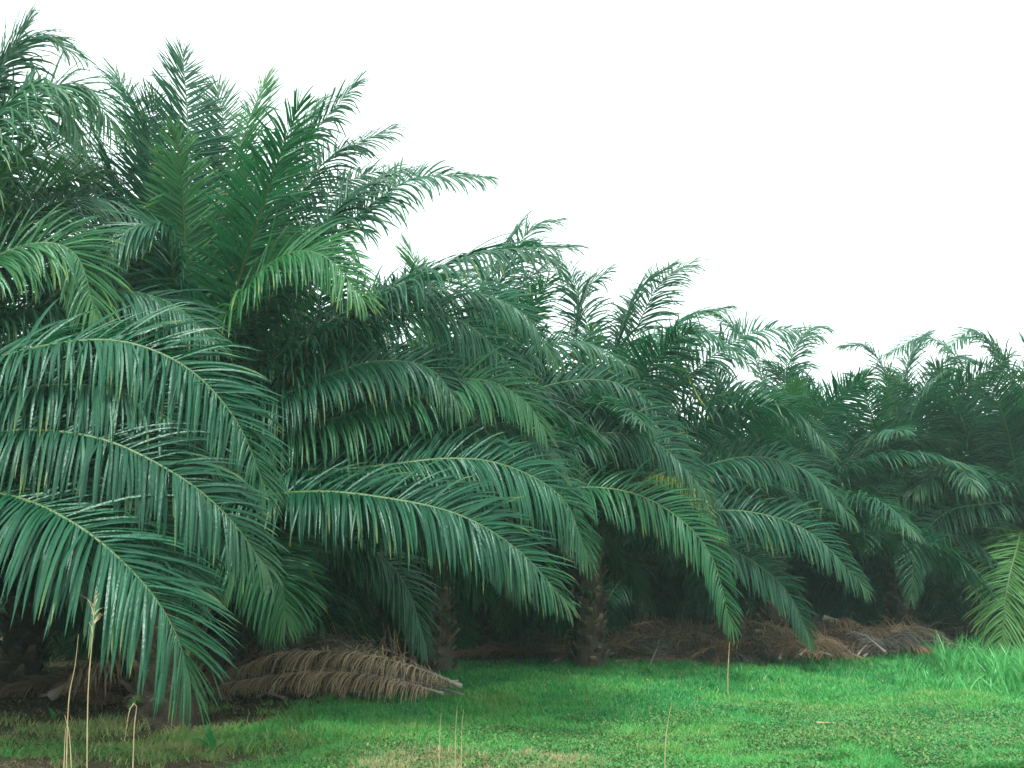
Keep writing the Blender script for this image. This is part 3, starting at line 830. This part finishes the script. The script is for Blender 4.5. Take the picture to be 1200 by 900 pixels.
heap(PX(640, 22.3), 22.3, 1.6, 0.8, 0.5, 14, 65, 'the litter between the front trunks', 'dry fronds in the shade behind the front trunks')
heap(PX(760, 25.5), 25.5, 3.2, 1.0, 0.8, 16, 66, 'the dim pile behind the trunks', 'dry fronds in the shaded back pile')
heap(PX(1130, 27.0), 27.0, 2.4, 1.0, 0.9, 12, 67, 'the rightmost dim pile', 'dry fronds below the rightmost palms')

# ---------------------------------------------------------------- stalks, stick, weeds
def stalk(pts, rad, label, group=None, plume=False, seed=0, leaf=True):
    c, L = resample([np.array(p) for p in pts], 26)
    base = c[0].copy(); T = nrm(np.gradient(c, axis=0)); ns = 5
    S = nrm(np.cross(T, [0.0, 1.0, 0.05])); U = np.cross(S, T)
    t = np.linspace(0, 1, len(c)); node = 1 + 0.35 * (np.abs((t * 7) % 1 - 0.5) < 0.05)
    rr = rad * np.interp(t, [0, 0.7, 1], [1, 0.75, 0.3]) * node
    ang = np.arange(ns) / ns * 2 * math.pi
    V = (c[:, None] + (S[:, None] * np.cos(ang)[None, :, None] + U[:, None] * np.sin(ang)[None, :, None]) * rr[:, None, None]).reshape(-1, 3)
    n = len(c); i, j = np.meshgrid(np.arange(n - 1), np.arange(ns), indexing='ij')
    Fq = np.stack([i * ns + j, i * ns + (j + 1) % ns, (i + 1) * ns + (j + 1) % ns, (i + 1) * ns + j], -1).reshape(-1, 4)
    A = np.repeat(np.stack([t, t * 0 + 0.5, t * 0 + 0.4], -1), ns, 0)
    e = empty('dry_stalk', base); tag(e, label, 'dry stalk', group)
    mesh_obj('stem', V - base, Fq, M['straw'], e, {'leaf': A})
    r = np.random.default_rng(seed)
    if plume:
        VV, FF, AA = [], [], []; nb = 0
        for k in range(16):
            q = r.uniform(0.78, 1.0); p = c[int(q * (n - 1))]
            pts2 = arc_pts(p, r.uniform(0, 360), r.uniform(35, 85), r.uniform(10, 90), r.uniform(0.04, 0.14), n=4)
            cc, _ = resample(pts2, 5); w_ = np.linspace(0.004, 0.001, 5)[:, None]
            o_ = np.array([[1, 0, 0]]) * w_
            VV.append(np.stack([cc - o_, cc + o_], 1).reshape(-1, 3)); AA.append(np.tile([0.5, 0.8, 0.5], (10, 1)))
            FF.append(np.array([[2 * a, 2 * a + 1, 2 * a + 3, 2 * a + 2] for a in range(4)]) + nb); nb += 10
        mesh_obj('seed_head', np.vstack(VV) - base, np.vstack(FF), M['straw'], e, {'leaf': np.vstack(AA)})
    return e
def gp(px, Y, dz=0.0):
    x = PX(px, Y, 0.0); return np.array([x, Y, float(gz(x, Y)) + dz])
Y0 = 6.6
stalk([gp(101, Y0), P(103, 820, Y0), P(108, 750, Y0), P(112, 690, Y0)], 0.0052, 'tallest straw coloured stalk with a feathery top at the lower left', plume=True, seed=1)
stalk([gp(76, Y0), P(80, 830, Y0), P(88, 780, Y0), P(92, 743, Y0)], 0.0048, 'straw stalk leaning beside the tallest one, its tip blunt', seed=2)
stalk([gp(86, 6.4), P(82, 870, 6.4), P(76, 838, 6.4)], 0.0048, 'short pale straw stalk leaning left at the lower left', seed=3)
stalk([gp(72, 6.3), P(76, 870, 6.3), P(78, 850, 6.3)], 0.0048, 'short pale straw stalk leaning right below the blunt one', seed=4)
stalk([gp(154, 6.7), P(157, 860, 6.7), P(160, 826, 6.7), P(152, 832, 6.65), P(146, 868, 6.65)], 0.0045, 'straw stalk snapped over near its tip, right of the tallest one', seed=5)
stalk([gp(514, 6.8), P(515, 870, 6.8), P(517, 836, 6.8)], 0.0038, 'thin straw stalk, leftmost of the three at the bottom centre', seed=6)
stalk([gp(533, 6.9), P(534, 860, 6.9), P(536, 826, 6.9)], 0.0038, 'thin straw stalk, middle and tallest of the three at the bottom centre', seed=7)
stalk([gp(541, 6.9), P(541, 865, 6.9), P(543, 832, 6.9)], 0.0038, 'thin straw stalk, rightmost of the three at the bottom centre', seed=8)
stalk([gp(779, 6.7), P(780, 870, 6.7), P(787, 824, 6.7)], 0.0045, 'single straw stalk leaning right in the grass right of the centre', seed=9)
stalk([gp(853, 14.5), P(853, 790, 14.5), P(855, 752, 14.5)], 0.009, 'short brown stake-like stalk standing below the hanging frond tips', seed=10)

def stick():
    pts = [gp(958, 10.8, 0.08), gp(975, 10.75, 0.07), gp(994, 10.7, 0.04)]
    e = stalk(pts, 0.012, 'dry fallen twig lying on the grass at the lower right')
    e.name = 'fallen_twig'; e['category'] = 'twig'
stick()

def weed(px, Y, n, h, seed, label, wide=0.05):
    b = gp(px, Y); e = empty('weed_plant', b); tag(e, label, 'weed')
    r = np.random.default_rng(seed)
    for k in range(n):
        az = r.uniform(0, 360); c, L = resample(arc_pts([0, 0, 0], az, r.uniform(50, 85), r.uniform(20, 90), h * r.uniform(0.6, 1.1), n=5), 10)
        T = nrm(np.gradient(c, axis=0)); S = nrm(np.cross(T, [0.01, 0.0, 1.0]))
        w_ = (wide * np.interp(np.linspace(0, 1, 10), [0, 0.3, 0.6, 1], [0.15, 0.4, 0.5, 0.02]))[:, None]
        V = np.stack([c - S * w_, c, c + S * w_], 1); V[:, 1, 2] -= 0.15 * w_[:, 0]; V = V.reshape(-1, 3)
        f = []
        for a in range(9):
            f += [[3 * a, 3 * a + 1, 3 * a + 4, 3 * a + 3], [3 * a + 1, 3 * a + 2, 3 * a + 5, 3 * a + 4]]
        A = np.repeat(np.stack([np.linspace(0, 1, 10), np.zeros(10), np.full(10, r.random())], -1), 3, 0)
        mesh_obj('leaf', V, np.array(f), M['tall'], e, {'leaf': A})
weed(250, 9.5, 9, 0.38, 1, 'small broad-leaved green seedling in the grass at the lower left')
weed(498, 9.25, 5, 0.16, 2, 'tiny green sprout at the bottom edge beside the three thin stalks', 0.04)
weed(62, 11.6, 7, 0.20, 3, 'small leafy weed on the bare earth at the far left', 0.03)
weed(140, 11.9, 5, 0.12, 4, 'small leafy weed on the bare earth below the dark palm stump', 0.03)

# ---------------------------------------------------------------- haze
def haze():
    k = NT('haze air')
    v = k.n('ShaderNodeVolumePrincipled')
    v.inputs['Color'].default_value = (0.72, 0.94, 0.90, 1)
    v.inputs['Density'].default_value = 0.0016
    v.inputs['Anisotropy'].default_value = 0.3
    k.l(v.outputs[0], k.out.inputs['Volume'])
    x0, x1, y0, y1, z0, z1 = -420, 420, -80, 520, -2.0, 14.0
    V = np.array([(x, y, z) for x in (x0, x1) for y in (y0, y1) for z in (z0, z1)], float)
    Fq = np.array([[0, 1, 3, 2], [4, 6, 7, 5], [0, 4, 5, 1], [2, 3, 7, 6], [0, 2, 6, 4], [1, 5, 7, 3]])
    o = mesh_obj('haze', V, Fq, k.m, smooth=False)
    tag(o, 'thin pale humid haze hanging over the whole plantation', 'haze', kind='stuff')
haze()
